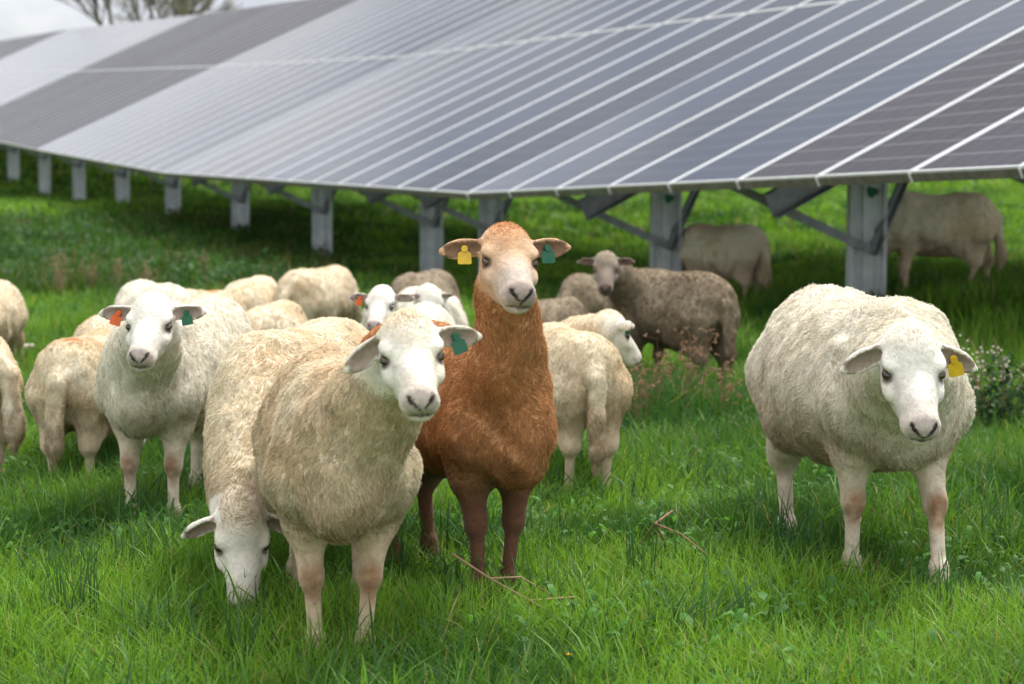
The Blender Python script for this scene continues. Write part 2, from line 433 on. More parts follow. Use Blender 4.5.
    for sg, e in zip((1, -1), ears):
        ed = unit(d * e[0] + s_ * sg * e[1] + u * e[2])
        fwd = d * .75 + u * .35 - s_ * 0
        en = unit(fwd - ed * (fwd @ ed)); ew = np.cross(ed, en); eb = hd(.030, sg * .056, .010)
        ec = eb + ed * (.046 * H)
        G.cone(eb - ed * .01, eb + ed * .022 * H, .017 * H, .014 * H, .012)
        th = max(.015, res / scale * 1.25)
        G.ell(ec, np.array((.048, .0245, th / H)) * H, .012, fr=(ed, ew, en))
        G.cone(ec + ed * .018 * H, ec + ed * .052 * H, .016 * H, .006 * H, .012)
        G.ell(ec + en * (.013 * H), np.array((.046, .0185, .0165)) * H, .004, 'sub', fr=(ed, ew, en))
        ear_info.append((eb, ed, en, ew, ec))
    # legs
    L = dict(fl=(0, 0), fr=(0, 0), hl=(0, 0), hr=(0, 0))
    if legs: L.update(legs)
    lw = .084 * (1 + (w - 1) * .8)
    pts_leg = []
    for key, sg in (('fl', 1), ('fr', -1)):
        dx, dy = L[key]; sh = (.20 * Ln, sg * lw, .43 * hz); el = (.165 * Ln, sg * lw * 1.02, .33); kn = (.185 * Ln + dx * .62, sg * (lw * .95) + dy * .5, .205 + abs(dx) * .05)
        fe = (.185 * Ln + dx, sg * lw * .92 + dy, .062); ho = (.200 * Ln + dx, sg * lw * .92 + dy, .012)
        G.cone(sh, el, .078, .052, .04); G.cone(el, kn, .045, .0255, .03)
        G.ell(kn, (.030, .027, .036), .015)
        G.cone(kn, fe, .0195, .0165, .012); G.ell(fe, (.024, .022, .023), .012); G.cone(fe, ho, .020, .029, .015)
        pts_leg += [np.array(el), np.array(kn), np.array(fe)]
        if key: pts_leg
    for key, sg in (('hl', 1), ('hr', -1)):
        dx, dy = L[key]
        hi_ = (-.30 * Ln, sg * lw * .95, .45 * hz); st = (-.21 * Ln + dx * .3, sg * lw * 1.2, .355); hk = (-.385 * Ln + dx * .8, sg * lw * 1.0 + dy * .6, .235)
        fe = (-.355 * Ln + dx, sg * lw * .98 + dy, .062); ho = (-.335 * Ln + dx, sg * lw * .98 + dy, .012)
        G.cone(hi_, st, .112, .080, .05); G.cone(st, hk, .070, .034, .04); G.cone((-.37 * Ln, sg * lw, .44 * hz), hk, .09, .030, .05)
        G.ell(hk, (.033, .025, .035), .02)
        G.cone(hk, fe, .022, .018, .015); G.ell(fe, (.025, .023, .024), .015); G.cone(fe, ho, .020, .029, .015)
        pts_leg += [np.array(hk), np.array(fe)]
    if tail > 0:
        G.cone((-.42 * Ln, 0, .60 * hz), (-.515 * Ln, .01, .51 * hz), .040, .038, .02)
        G.cone((-.515 * Ln, .01, .51 * hz), (-.545 * Ln, .015, .50 * hz - .24 * tail), .036, .034, .012)
        G.cone((-.545 * Ln, .015, .50 * hz - .24 * tail), (-.54 * Ln, .015, .50 * hz - .32 * tail), .034, .014, .02)
    V, Q = G.surface()
    # regions
    rel = V - hp; ha = rel @ d / H; hs2 = rel @ s_ / H; hu = rel @ u / H; ha = np.where(ha > .09, .09 + (ha - .09) / 1.12, ha)
    dist_h = np.sqrt(np.maximum(ha - .11, 0) ** 2 * .5 + np.minimum(ha, 0) ** 2 * 4 + hs2 ** 2 * .6 + (hu + .01) ** 2)
    hw = 1 - sstep(.06, .11, np.sqrt((np.clip(np.abs(ha - .11) - .10, 0, 1) * 1.6) ** 2 + hs2 ** 2 * .35 + (hu + .02) ** 2))
    ew_ = np.zeros(len(V))
    inn = np.zeros(len(V))
    for (eb, ed, en, ew, ec) in ear_info:
        q = V - ec; a = q @ ed; b = q @ ew; c = q @ en
        m = (np.abs(a) < .064 * H) & (np.abs(b) < .038 * H) & (np.abs(c) < .026 * H); ew_[m] = 1
        mi = m & (c > -.010) & (np.abs(a) < .044 * H) & (np.abs(b) < .0175 * H) & (c < .010); inn[mi] = 1
    hw = np.maximum(hw, ew_)
    if head is not None: z_leg = V[:, 2]
    else: z_leg = V[:, 2] + hw
    legw = (1 - sstep(.24, .40, z_leg)) * (1 - hw)
    # tail / belly keep wool: legs are near leg axes
    dl = np.full(len(V), 9.)
    for p in pts_leg:
        dl = np.minimum(dl, np.sqrt(((V[:, :2] - p[:2]) ** 2).sum(1)))
    legw *= 1 - sstep(.06, .10, dl)
    wool = np.clip(1 - legw - hw, 0, 1)
    # displacement: fleece relief
    me0 = np_mesh('tmp', V, Q)
    nr = np.empty(len(V) * 3, np.float32); me0.vertices.foreach_get('normal', nr); nr = nr.reshape(-1, 3).astype(float)
    bpy.data.meshes.remove(me0)
    n1 = vnoise3(V, .055, seed + 1); n2 = vnoise3(V * (1, 1, .6), .022, seed + 2); n3 = vnoise3(V, .16, seed + 3)
    V = V + nr * ((n1 - .5) * .014 + (n2 - .5) * .009 + (n3 - .5) * .02)[:, None] * wool[:, None]
    # colour
    S_ = {k_: np.array(v) for k_, v in SCHEME[scheme].items()}
    pn = vnoise3(V, .13, seed + 5) * .50 + vnoise3(V, .035, seed + 6) * .12 + vnoise3(V, .3, seed + 8) * .50
    tone = sstep(.42, .85, pn)[:, None]
    C = S_['body'] * (1 - tone) + S_['patch'] * tone
    # yellowish grease lower on the body and dirty belly
    dirt = np.clip(sstep(.46, .28, V[:, 2]) * .65 + (sstep(.52, .80, vnoise3(V * (1, 1, .35), .03, seed + 9)) * .28 * sstep(.62, .40, V[:, 2])), 0, .8)[:, None]
    C = C * (1 - dirt) + S_['dirt'] * dirt
    cn = sstep(.25, .40, V[:, 0]) * wool * .35; C = C * (1 - cn[:, None]) + S_['patch'] * cn[:, None]
    lc = np.broadcast_to(S_['leg'], V.shape).copy()
    if knee is not None:
        for p in pts_leg[1:2] + pts_leg[4:5]:
            kk = sstep(.046, .016, np.sqrt(((V - p - np.array((.026, 0, -.012))) ** 2 * (1, 1, .40)).sum(1)))[:, None] * (.45 + .5 * vnoise3(V, .015, seed + 15)[:, None]); lc = lc * (1 - kk) + np.array(knee) * kk
    lc = lc * (.85 + .3 * vnoise3(V, .02, seed + 11))[:, None]
    C = C * (1 - legw[:, None]) + lc * legw[:, None]
    hoof = sstep(.045, .030, z_leg)[:, None] * (1 - hw[:, None]); C = C * (1 - hoof) + np.array((.06, .045, .035)) * hoof
    fc = np.broadcast_to(S_['face'], V.shape).copy()
    if muzzle_white:
        mw = sstep(.10, .19, ha)[:, None]; fc = fc * (1 - mw) + np.array((.60, .52, .45)) * mw
        fc = fc * (1 - .0)
    pk = sstep(.15, .22, ha)[:, None] * .5; fc = fc * (1 - pk) + fc * np.array((.88, .74, .70)) * pk
    fc = fc * (.88 + .20 * vnoise3(V, .016, seed + 12))[:, None]
    fp_ = (sstep(.45, .75, vnoise3(V, .05, seed + 14)) * .45 * sstep(.20, .10, ha))[:, None]; fc = fc * (1 - fp_) + (S_['body'] * .5 + S_['patch'] * .45) * fp_
    crown = sstep(.085, .03, ha) * sstep(-.02, .03, hu) * (1 - ew_) * .8
    hwc = hw * (1 - crown)
    C = C * (1 - hwc[:, None]) + fc * hwc[:, None]
    eye_d = np.minimum(*[np.sqrt(((ha - .094) * .75) ** 2 + (hs2 - sg * .058) ** 2 * .6 + ((hu + .001)) ** 2) for sg in (1, -1)])
    ek = sstep(.021, .013, eye_d)[:, None] * .9; C = C * (1 - ek) + np.array((.07, .045, .035)) * ek
    tear = sstep(.006, .002, np.abs(np.abs(hs2) - .052 + (ha - .1) * .35)) * sstep(.10, .115, ha) * sstep(.155, .13, ha) * sstep(-.05, -.01, hu) * .35
    C = C * (1 - tear[:, None]) + C * .5 * tear[:, None]
    def seg(p0, p1):
        q = np.stack([np.abs(hs2), hu], 1); p0 = np.array(p0); p1 = np.array(p1); e = p1 - p0
        t = np.clip(((q - p0) @ e) / (e @ e), 0, 1)[:, None]; return np.linalg.norm(q - p0 - t * e, axis=1)
    front = sstep(.205, .222, ha)
    nk = (sstep(.046, .030, np.sqrt(hs2 ** 2 + (hu + .018) ** 2 * 1.6)) * sstep(.212, .226, ha))[:, None] * .45; C = C * (1 - nk) + S_['nose'] * nk
    nd = np.minimum(seg((.023, -.008), (.006, -.026)), seg((0, -.026), (0, -.044)) + .0018)
    nn = (sstep(.0046, .0024, nd - .0022 * sstep(.010, .022, np.abs(hs2)) * (hu > -.03)) * front)[:, None]; C = C * (1 - nn) + np.array((.02, .014, .014)) * nn
    mk = (sstep(.0048, .002, np.abs(hu + .0480 + np.abs(hs2) * .04)) * sstep(.172, .185, ha) * sstep(.032, .024, np.abs(hs2)))[:, None] * .85; C = C * (1 - mk) + np.array((.09, .05, .045)) * mk
    ik = inn[:, None] * .8; ear_shade = np.array((.22, .145, .10)) if scheme not in ('brown', 'grey') else np.array((.11, .065, .045)); C = C * (1 - ik) + ear_shade * ik  # inner ear skin, darkened to paint in the shade of the hollow
    if mark is not None:
        mp, mr_, mc = mark
        mm = (sstep(mr_, mr_ * .5, np.sqrt(((V - np.array(mp)) ** 2 * (1, 1, .3)).sum(1))) * wool)[:, None] * .75
        C = C * (1 - mm) + np.array(mc) * mm
    C = np.clip(C, 0, 1)
    body = link('body', np_mesh('sheep_body', V, Q, cols=C * (.92 + .08 * (1 - wool[:, None]))), root, [M_skin])
    # eyes
    for sg in (1, -1):
        c = hd(.094, sg * .0545, -.001)
        nv, nh = 10, 14; vs = []; fs = []
        for i in range(nv + 1):
            for j in range(nh):
                a = math.pi * i / nv; b = 2 * math.pi * j / nh
                q = np.array((math.sin(a) * math.cos(b), math.sin(a) * math.sin(b), math.cos(a))); vs.append(c + (d * q[0] * .0140 + s_ * q[1] * .0128 + u * q[2] * .0098) * H)
        for i in range(nv):
            for j in range(nh): fs.append((i * nh + j, i * nh + (j + 1) % nh, (i + 1) * nh + (j + 1) % nh, (i + 1) * nh + j))
        me = bpy.data.meshes.new('eye'); me.from_pydata([tuple(v) for v in vs], [], fs)
        for p in me.polygons: p.use_smooth = True
        link('eye', me, root, [M_eye])
    # ear tags
    for (eb, ed, en, ew, ec), tg in zip(ear_info, tags):
        if not tg: continue
        c = ec - ed * .004 + en * .006
        dn = np.array((0, 0, -1.)); dn = dn - en * (dn @ en); dn = unit(dn + ed * rg.uniform(-.1, .35)); sd = np.cross(dn, en)
        prof = [(-.007, -.006), (.007, -.006), (.008, .006), (.017, .012), (.018, .038), (.015, .041), (-.015, .041), (-.018, .038), (-.017, .012), (-.008, .006)]
        prof = [(a * .9, b * .88) for a, b in prof]
        vs = [c + sd * a * H + dn * b * H + en * (.002 + .10 * max(b, 0)) * H for a, b in prof] + [c + sd * a * H + dn * b * H + en * (.0045 + .10 * max(b, 0)) * H for a, b in prof]
        n = len(prof); fs = [tuple(range(n))[::-1], tuple(range(n, 2 * n))] + [(i, (i + 1) % n, n + (i + 1) % n, n + i) for i in range(n)]
        mb = MB(); mb.add(vs, fs); mb.cyl(c - en * .004, c + en * .009, .0085, .0075, 12)
        link('ear_tag', mb.mesh('ear_tag'), root, [M_tag[tg]])
    # fibres
    if fibres:
        tri = np.concatenate([Q[:, [0, 1, 2]], Q[:, [0, 2, 3]]]); A, B, D = V[tri[:, 0]], V[tri[:, 1]], V[tri[:, 2]]
        cr = np.cross(B - A, D - A); ar = np.linalg.norm(cr, axis=1) + 1e-12
        fur_v = np.clip(wool + legw * .35 + hw * .30, 0, 1) * (1 - hoof[:, 0]) * (1 - np.maximum(nk[:, 0], 0)) * (1 - sstep(.03, .018, eye_d)) * (1 - inn * .6)
        lmul = wool + legw * .20 + hw * (.24 + .5 * crown) * (1 - ew_) + ew_ * .28
        wgt = ar * (.02 + fur_v[tri].mean(1))
        pick = rg.choice(len(tri), fibres, p=wgt / wgt.sum())
        r1, r2 = rg.random(fibres), rg.random(fibres); fl_ = r1 + r2 > 1; r1[fl_] = 1 - r1[fl_]; r2[fl_] = 1 - r2[fl_]
        T = tri[pick]; w0 = (1 - r1 - r2)[:, None]; w1 = r1[:, None]; w2 = r2[:, None]
        p = A[pick] * w0 + B[pick] * w1 + D[pick] * w2
        nn_ = nr[T[:, 0]] * w0 + nr[T[:, 1]] * w1 + nr[T[:, 2]] * w2; nn_ /= np.linalg.norm(nn_, axis=1)[:, None] + 1e-9
        cc = C[T[:, 0]] * w0 + C[T[:, 1]] * w1 + C[T[:, 2]] * w2
        lm = lmul[T[:, 0]] * w0[:, 0] + lmul[T[:, 1]] * w1[:, 0] + lmul[T[:, 2]] * w2[:, 0]
        hwp = hw[T[:, 0]]
        flow = np.tile(np.array((-.35, 0, -.9)), (fibres, 1)); flow = flow * (1 - hwp[:, None]) + (-d)[None, :] * hwp[:, None]
        wob = np.stack([vnoise3(p, .09, seed + 31 + i) - .5 for i in range(3)], 1) * 2.2
        flow = flow + wob * (1 - hwp[:, None])
        flow -= nn_ * (flow * nn_).sum(1)[:, None]; flow /= np.linalg.norm(flow, axis=1)[:, None] + 1e-9
        dr = flow * .8 + nn_ * (.20 * (1 - hwp[:, None] * .2)) + rg.normal(0, .20, (fibres, 3)); dr /= np.linalg.norm(dr, axis=1)[:, None]
        ln = fl * lm * rg.uniform(.55, 1.25, fibres) / scale
        tip = p + dr * ln[:, None]
        # locks: pull tips together
        nc = max(fibres // 28, 50); ci = rg.choice(fibres, nc, replace=False)
        kd = kdtree.KDTree(nc)
        for a_, i_ in enumerate(ci): kd.insert(p[i_], a_)
        kd.balance()
        near = np.array([kd.find(q_)[1] for q_ in p])
        ck = ci[near]; ok = np.linalg.norm(p - p[ck], axis=1) < .03
        cl = (clump * ok * (1 - hwp))[:, None]
        tip = tip * (1 - cl) + (p[ck] + dr[ck] * ln[:, None] * 1.15) * cl
        jit = rg.uniform(.80, 1.14, fibres) * (rg.uniform(.87, 1.08, nc)[near])
        wd = np.cross(tip - p, nn_); wd /= np.linalg.norm(wd, axis=1)[:, None] + 1e-9
        ang = rg.normal(0, .6, fibres)[:, None]; wd = wd * np.cos(ang) + nn_ * np.sin(ang)
        fwid = (fw * (.35 + .65 * np.clip(lm, 0, 1)) / scale)[:, None] * rg.uniform(.6, 1.3, (fibres, 1))
        midp = (p + tip) / 2 + nn_ * (ln * .12)[:, None]
        VV = np.stack([p - wd * fwid * .5, p + wd * fwid * .5, midp + wd * fwid * .42, midp - wd * fwid * .42, tip], 1).reshape(-1, 3)
        b5 = np.arange(fibres)[:, None] * 5
        q4 = b5 + np.array([0, 1, 2, 3]); t3 = b5 + np.array([3, 2, 4])
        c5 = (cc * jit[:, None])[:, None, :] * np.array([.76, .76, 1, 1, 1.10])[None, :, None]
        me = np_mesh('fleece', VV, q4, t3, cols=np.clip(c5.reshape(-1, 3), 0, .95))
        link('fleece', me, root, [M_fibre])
    return root

def yw(deg): return R(deg)
def at(px, Y): return ((px - 512) / F * Y / math.cos(PITCH) * (1.0), Y)

Hq, Mq, Lq = .0062, .0085, .013
ORANGE = (.75, .28, .08)
# --- the four near sheep
sheep('cream sheep in front with a green tag in its left ear, facing the camera', (-.385, 4.34), yw(-82), .94, 'beige', .88, head=P(407, 336, 3.90), hdir=(.16, -.92, -.40), roll=R(-4), res=Hq, fibres=140000,
      ears=((-.10, .95, -.14), (.25, .75, -.50)), tags=('green', None), seed=1, tail=.55, knee=(.30, .15, .07), legs=dict(fl=(.02, -.02), fr=(0, .01)), neck_r=.92)
sheep('cream sheep grazing with its head down in the grass, behind the front sheep', (-.57, 5.2), yw(-104), .96, 'cream', .84, head=P(240, 508, 4.62), hdir=(.10, -.42, -.88), res=Hq, fibres=120000,
      ears=((.25, .80, -.45), (.25, .80, -.45)), tags=(None, None), seed=2, neck_r=1.0)
sheep('reddish brown sheep standing with its neck raised high and tags in both ears', (-.125, 5.00), yw(-61), .98, 'brown', .74, head=P(503, 247, 4.60), hdir=(.18, -.94, -.33), roll=R(3), res=Hq, fibres=140000, fl=.0105,
      ears=((-.05, .93, .05), (-.05, .95, -.18)), tags=('green', 'yellow'), seed=3, tail=.6, neck_r=.75, muzzle_white=True, clump=.25, legs=dict(fl=(0, -.03), fr=(.0, .01), hl=(.03, 0), hr=(.07, 0)))
sheep('big white woolly sheep standing alone on the right with a yellow ear tag', (.935, 5.24), yw(-80), 1.08, 'white', 1.10, head=P(907, 344, 4.58), hdir=(.0, -.80, -.58), res=Hq, fibres=180000, fl=.0135,
      ears=((.15, .85, -.42), (.15, .85, -.48)), tags=('yellow', None), seed=4, tail=.55, knee=(.30, .13, .04), neck_r=1.0, legs=dict(fl=(.10, 0), fr=(-.03, 0)), length=.95)
# --- left group
sheep('white sheep facing the camera with an orange and a green ear tag', (-1.03, 6.05), yw(-103), .96, 'white', .88, head=P(155, 311, 5.55), hdir=(-.03, -.92, -.40), res=.0068, fibres=90000,
      ears=((.0, .95, .03), (.0, .95, -.03)), tags=('green', 'orange'), seed=5, tail=.55, knee=(.28, .13, .06), neck_r=.92)
sheep('cream sheep seen from behind with a long tail and orange rump mark', (-1.41, 6.75), yw(84), .77, 'cream', .98, res=.008, fibres=70000, seed=6, mark=((-.33, 0, .66), .05, ORANGE))
sheep('cream sheep cut off by the left edge, beside the rear-view sheep with a tail', (-2.02, 6.8), yw(150), .80, 'cream', .98, res=.009, fibres=50000, seed=7, mark=((-.25, .0, .66), .05, ORANGE))
sheep('tan sheep rump at the far left edge, standing behind the other sheep', (-2.62, 10.0), yw(88), .80, 'tan', 1.0, res=Lq, fibres=16000, fw=.003, seed=8)
sheep('white sheep grazing side-on behind the sheep with the orange ear tag', (-1.74, 9.6), yw(118), .82, 'white', 1.05, res=Lq, fibres=20000, fw=.003, seed=9)
sheep('tan sheep with an orange back mark, left of the smallest rear-view sheep', (-1.44, 9.9), yw(50), .75, 'tan', 1.0, res=Lq, fibres=18000, fw=.003, seed=10, mark=((-.1, 0, .66), .07, ORANGE))
sheep('cream sheep whose back alone shows farthest behind the left group', (-1.45, 11.2), yw(80), .74, 'cream', .95, res=Lq, fibres=12000, fw=.0035, seed=11)
sheep('cream sheep seen from behind, the smallest rump in the middle of the left group', (-1.03, 8.7), yw(84), .73, 'cream', .98, res=Lq, fibres=20000, fw=.003, seed=12)
sheep('greyish tan sheep with a rounded back standing below the fourth steel post', (-1.07, 11.2), yw(68), .82, 'tan', 1.02, res=Lq, fibres=18000, fw=.0035, seed=13)
sheep('cream sheep mostly hidden between the rear-view sheep and the orange tagged sheep', (-1.45, 7.5), yw(84), .82, 'tan', .95, res=Lq, fibres=20000, fw=.003, seed=14)
# --- behind the brown sheep
sheep('white sheep peeping over the brown back with an orange ear tag', (-.42, 7.75), yw(-108), .80, 'white', .92, head=P(383, 297, 7.3), hdir=(-.12, -.88, -.40), res=.009, fibres=30000,
      ears=((-.05, .95, 0), (-.05, .95, 0)), tags=(None, 'orange'), seed=15)
sheep('white sheep whose ear and back show just right of the peeping white head', (-.36, 8.9), yw(-70), .78, 'white', .9, head=P(428, 293, 8.5), hdir=(.25, -.6, -.7), res=.011, fibres=16000, fw=.003, seed=16)
sheep('dark brownish sheep back behind the two white heads, under the low post', (-.46, 10.8), yw(75), .83, 'grey', 1.0, res=Lq, fibres=12000, fw=.003, seed=17)
# --- centre right
sheep('cream sheep walking away behind the brown sheep, green tag and long tail', (.175, 6.7), yw(104), .80, 'cream', .92, head=P(606, 322, 6.85), hdir=(.60, .45, -.62), res=.007, fibres=80000,
      ears=((-.2, .9, .1), (.0, .95, .0)), tags=(None, 'green'), seed=18, neck_mid=(.36, -.16, .60), tail=1.1)
sheep('grey brown sheep standing side-on near the middle post, dark face turned to the camera', (.76, 9.7), yw(128), .90, 'grey', .98, head=P(606, 260, 9.5), hdir=(-.05, -.84, -.50), res=.010, fibres=40000, fw=.0025,
      ears=((-.05, .95, -.05), (-.05, .95, -.10)), seed=19, length=.90)
sheep('dark brown sheep back low behind the long-necked brown sheep', (.20, 9.6), yw(60), .70, 'grey', .95, res=Lq, fibres=10000, fw=.003, seed=20)
sheep('small tan brown sheep back next to the grey brown sheep face', (.50, 11.6), yw(60), .74, 'grey', .9, res=Lq, fibres=10000, fw=.0035, seed=21)
sheep('tan sheep grazing behind the middle steel post with its tail swung out', (1.66, 16.3), yw(140), 1.02, 'cream', 1.0, res=Lq, fibres=16000, fw=.004, seed=22, length=.92)
sheep('cream sheep grazing at the far right behind the nearest steel post', (2.98, 14.3), yw(179), 1.09, 'cream', .95, res=Lq, fibres=20000, fw=.0035, seed=23, legs=dict(hl=(.05, 0), hr=(-.09, 0)), length=.86)

# ------------------------------------------------------------------ solar arrays
T = R(25); PW = .969; E0 = np.array((2.46, 9.70))
EH = np.array((-.3653, .9309)); SH = np.array((.9309, .3653))
KZ = ([-6, 8, 21, 34, 52, 77, 102], [1.245, .775, .84, 1.20, 1.76, 2.72, 3.45])
def zb(k): return float(np.interp(k, *KZ))
def apt(k, m, drop=0.):
    p = E0 + EH * PW * k + SH * math.cos(T) * m
    return Vector((p[0] + SH[0] * math.sin(T) * drop, p[1] + SH[1] * math.sin(T) * drop, zb(k) + math.sin(T) * m - drop * math.cos(T)))
def kpost(px, dd):
    """row position of a post standing dd metres behind the low edge and seen at pixel column px"""
    u = (px - 512) / F
    bx, by = E0 + SH * dd
    return (bx - u * by * 1.004) / (PW * (u * EH[1] * 1.004 - EH[0]))
PL = 4.03
def panel_meshes():
    w = .955 / 2; fr = .0235; fe = .012; th = .012
    g = MB(); g.box(-w + fr, w - fr, fe, PL - fe, -.010, -.004)
    gm = g.mesh('solar_panel')
    f = MB()
    f.box(-w, w, 0, fe, -th, 0); f.box(-w, w, PL - fe, PL, -th, 0); f.box(-w, -w + fr, fe, PL - fe, -th, 0); f.box(w - fr, w, fe, PL - fe, -th, 0)
    return gm, f.mesh('frame')
gmA, fmA = panel_meshes(); gmA.materials.append(M_blue); fmA.materials.append(M_alu)
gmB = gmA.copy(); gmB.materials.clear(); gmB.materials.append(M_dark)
def table(k0, k1, label, dark, posts, near=False, dark_cols=()):
    base = apt(k0, 1.0); root = empty('solar_array', (base.x, base.y, g1(base.x, base.y)))
    tag(root, label, 'solar array', 'solar arrays of the long row')
    o3 = root.location.copy()
    a0, a1 = apt(k0, 0), apt(k1, 0); ex = (a0 - a1).normalized()
    sv = Vector((SH[0] * math.cos(T), SH[1] * math.cos(T), math.sin(T))); sv = (sv - ex * sv.dot(ex)).normalized(); nz = ex.cross(sv)
    for k in range(k0, k1):
        for m0 in (0, 4.055):
            c = apt(k + .5, 0) + sv * m0
            tilt = random.uniform(-.0012, .0012)
            M = Matrix((( ex.x, sv.x, nz.x, c.x - o3.x), (ex.y, sv.y, nz.y, c.y - o3.y), (ex.z, sv.z, nz.z, c.z - o3.z), (0, 0, 0, 1)))
            M = M @ Matrix.Rotation(tilt, 4, 'Y') @ Matrix.Rotation(random.uniform(-.0005, .0005), 4, 'X')
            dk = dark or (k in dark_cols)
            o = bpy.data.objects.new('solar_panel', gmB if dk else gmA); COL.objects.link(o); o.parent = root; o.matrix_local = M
            f = bpy.data.objects.new('frame', fmA); COL.objects.link(f); f.parent = o
    mb = MB(); mb.sweep([(-.012, -.048), (.012, -.048), (.012, 0), (-.012, 0)], apt(k0, .004, .013) - o3, apt(k1, .004, .013) - o3, nz); link('frame_side_shade', mb.mesh('frame_side_shade'), root, [M_frame_shade])  # dark strip added along the low edge, paints the shaded frame side
    if near:
        for k in range(k0, k1 + 1):
            mb = MB(); a = apt(k, -.011, .004) - o3; mb.sweep([(-.008, -.006), (.008, -.006), (.008, 0), (-.008, 0)], a, apt(k, -.011, .060) - o3, ex); link('clamp', mb.mesh('clamp'), root, [M_alu])
    # purlins
    for m in (.55, 3.3, 4.9, 7.6):
        mb = MB(); mb.sweep(cprof(.06, .10, .006), apt(k0, m, .105) - o3, apt(k1, m, .105) - o3, nz)
        link('purlin', mb.mesh('purlin'), root, [M_galv])
    for kp in posts:
        dd = 1.2; mm = dd / math.cos(T)
        # rafter
        mb = MB(); mb.sweep(cprof(.09, .18, .007), apt(kp, mm - .85, .40) - o3, apt(kp, 7.7, .235) - o3, nz); link('rafter', mb.mesh('rafter'), root, [M_dsteel])
        top = apt(kp, mm, .30); gx = g1(top.x, top.y)
        # ribbed pile, its broad face turned to the low side of the row
        pw = .125; prof = []
        xs = [-1, -.80, -.72, -.36, -.28, -.06, .06, .28, .36, .72, .80, 1]; ds = [0, 0, .022, .022, 0, 0, 0, 0, .022, .022, 0, 0]
        prof = [(x * pw, .07 - q) for x, q in zip(xs, ds)] + [(pw, -.07), (pw * .9, -.07), (pw * .9, .03)] + [(-pw * .9, .03), (-pw * .9, -.07), (-pw, -.07)]
        yaw_f = Vector((.02, -1, 0)).normalized()
        mb = MB(); mb.sweep(prof, (top.x - o3.x, top.y - o3.y, gx - .3 - o3.z), (top.x - o3.x, top.y - o3.y, top.z + .04 - o3.z), yaw_f)
        po = link('post', mb.mesh('post'), root, [M_galv])
        side = Vector((-yaw_f.y, yaw_f.x, 0))
        if side.x < 0: side = -side
        fp = Vector((top.x, top.y, 0)) - o3 + yaw_f * .075
        zc = top.z - .73 - o3.z
        A = Vector((fp.x, fp.y, zc)) + yaw_f * .02
        # two braces
        for (B, off) in ((apt(kp + .30, mm - 1.0, .12) - o3, -.03), (apt(kp, mm + .72, .20) - o3, .04)):
            a = A + side * off; mb = MB(); d_ = (B - a).normalized(); mb.sweep(cprof(.045, .062, .005), a - d_ * .05, B, Vector((0, 0, 1))); link('brace', mb.mesh('brace'), root, [M_dsteel])
        if near:
            for q in ((-.03, .0), (.03, -.01)):
                mb = MB(); a = A + side * q[0] + Vector((0, 0, q[1])); mb.cyl(a + yaw_f * .02, a + yaw_f * .045, .014, n=6); link('bolt', mb.mesh('bolt'), root, [M_dsteel])
            for q in ((-.06, -.05), (-.06, -.09), (.0, -.13), (.045, -.085)):
                mb = MB(); a = fp + side * q[0]; a.z = zc + q[1]; mb.cyl(a - yaw_f * .004, a + yaw_f * .004, .008, n=7); link('paint_dot', mb.mesh('paint_dot'), root, [M_ypaint])
            vs = []; n = 22; a0_ = fp + side * .02 + yaw_f * -.002; a0_.z = top.z - .36 - o3.z
            for j in range(n):
                t = 2 * math.pi * j / n; r = .040 * (1 + .18 * math.sin(3 * t + 1) + .12 * math.sin(7 * t)); vs.append(a0_ + side * (r * math.cos(t)) + Vector((0, 0, r * .9 * math.sin(t))))
            vs2 = [v + yaw_f * .003 for v in vs]
            mb = MB(); mb.add(vs + vs2, [tuple(range(n)), tuple(range(n, 2 * n))[::-1]] + [(i, n + i, n + (i + 1) % n, (i + 1) % n) for i in range(n)])
            link('paint_spot', mb.mesh('paint_spot'), root, [M_gpaint])
    return root
kp = lambda px: kpost(px, 1.327)
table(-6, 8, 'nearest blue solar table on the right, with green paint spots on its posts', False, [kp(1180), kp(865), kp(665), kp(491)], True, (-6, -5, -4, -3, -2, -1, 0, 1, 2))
table(8, 21, 'second blue solar table, beginning at the sagging bend above the brown sheep', False, [kp(432), kp(323), kp(242)])
table(21, 34, 'pale reflecting solar table left of the middle, over the fourth and fifth steel posts', False, [kp(175), kp(125), kp(82)])
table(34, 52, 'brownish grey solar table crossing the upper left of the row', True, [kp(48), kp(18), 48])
table(52, 77, 'pale blue solar table in the far upper left, between two brownish tables', False, [54, 58.5, 63, 67.5, 72])
table(77, 102, 'farthest brownish solar table on the rise at the left end', True, [79, 84, 89, 94, 99])

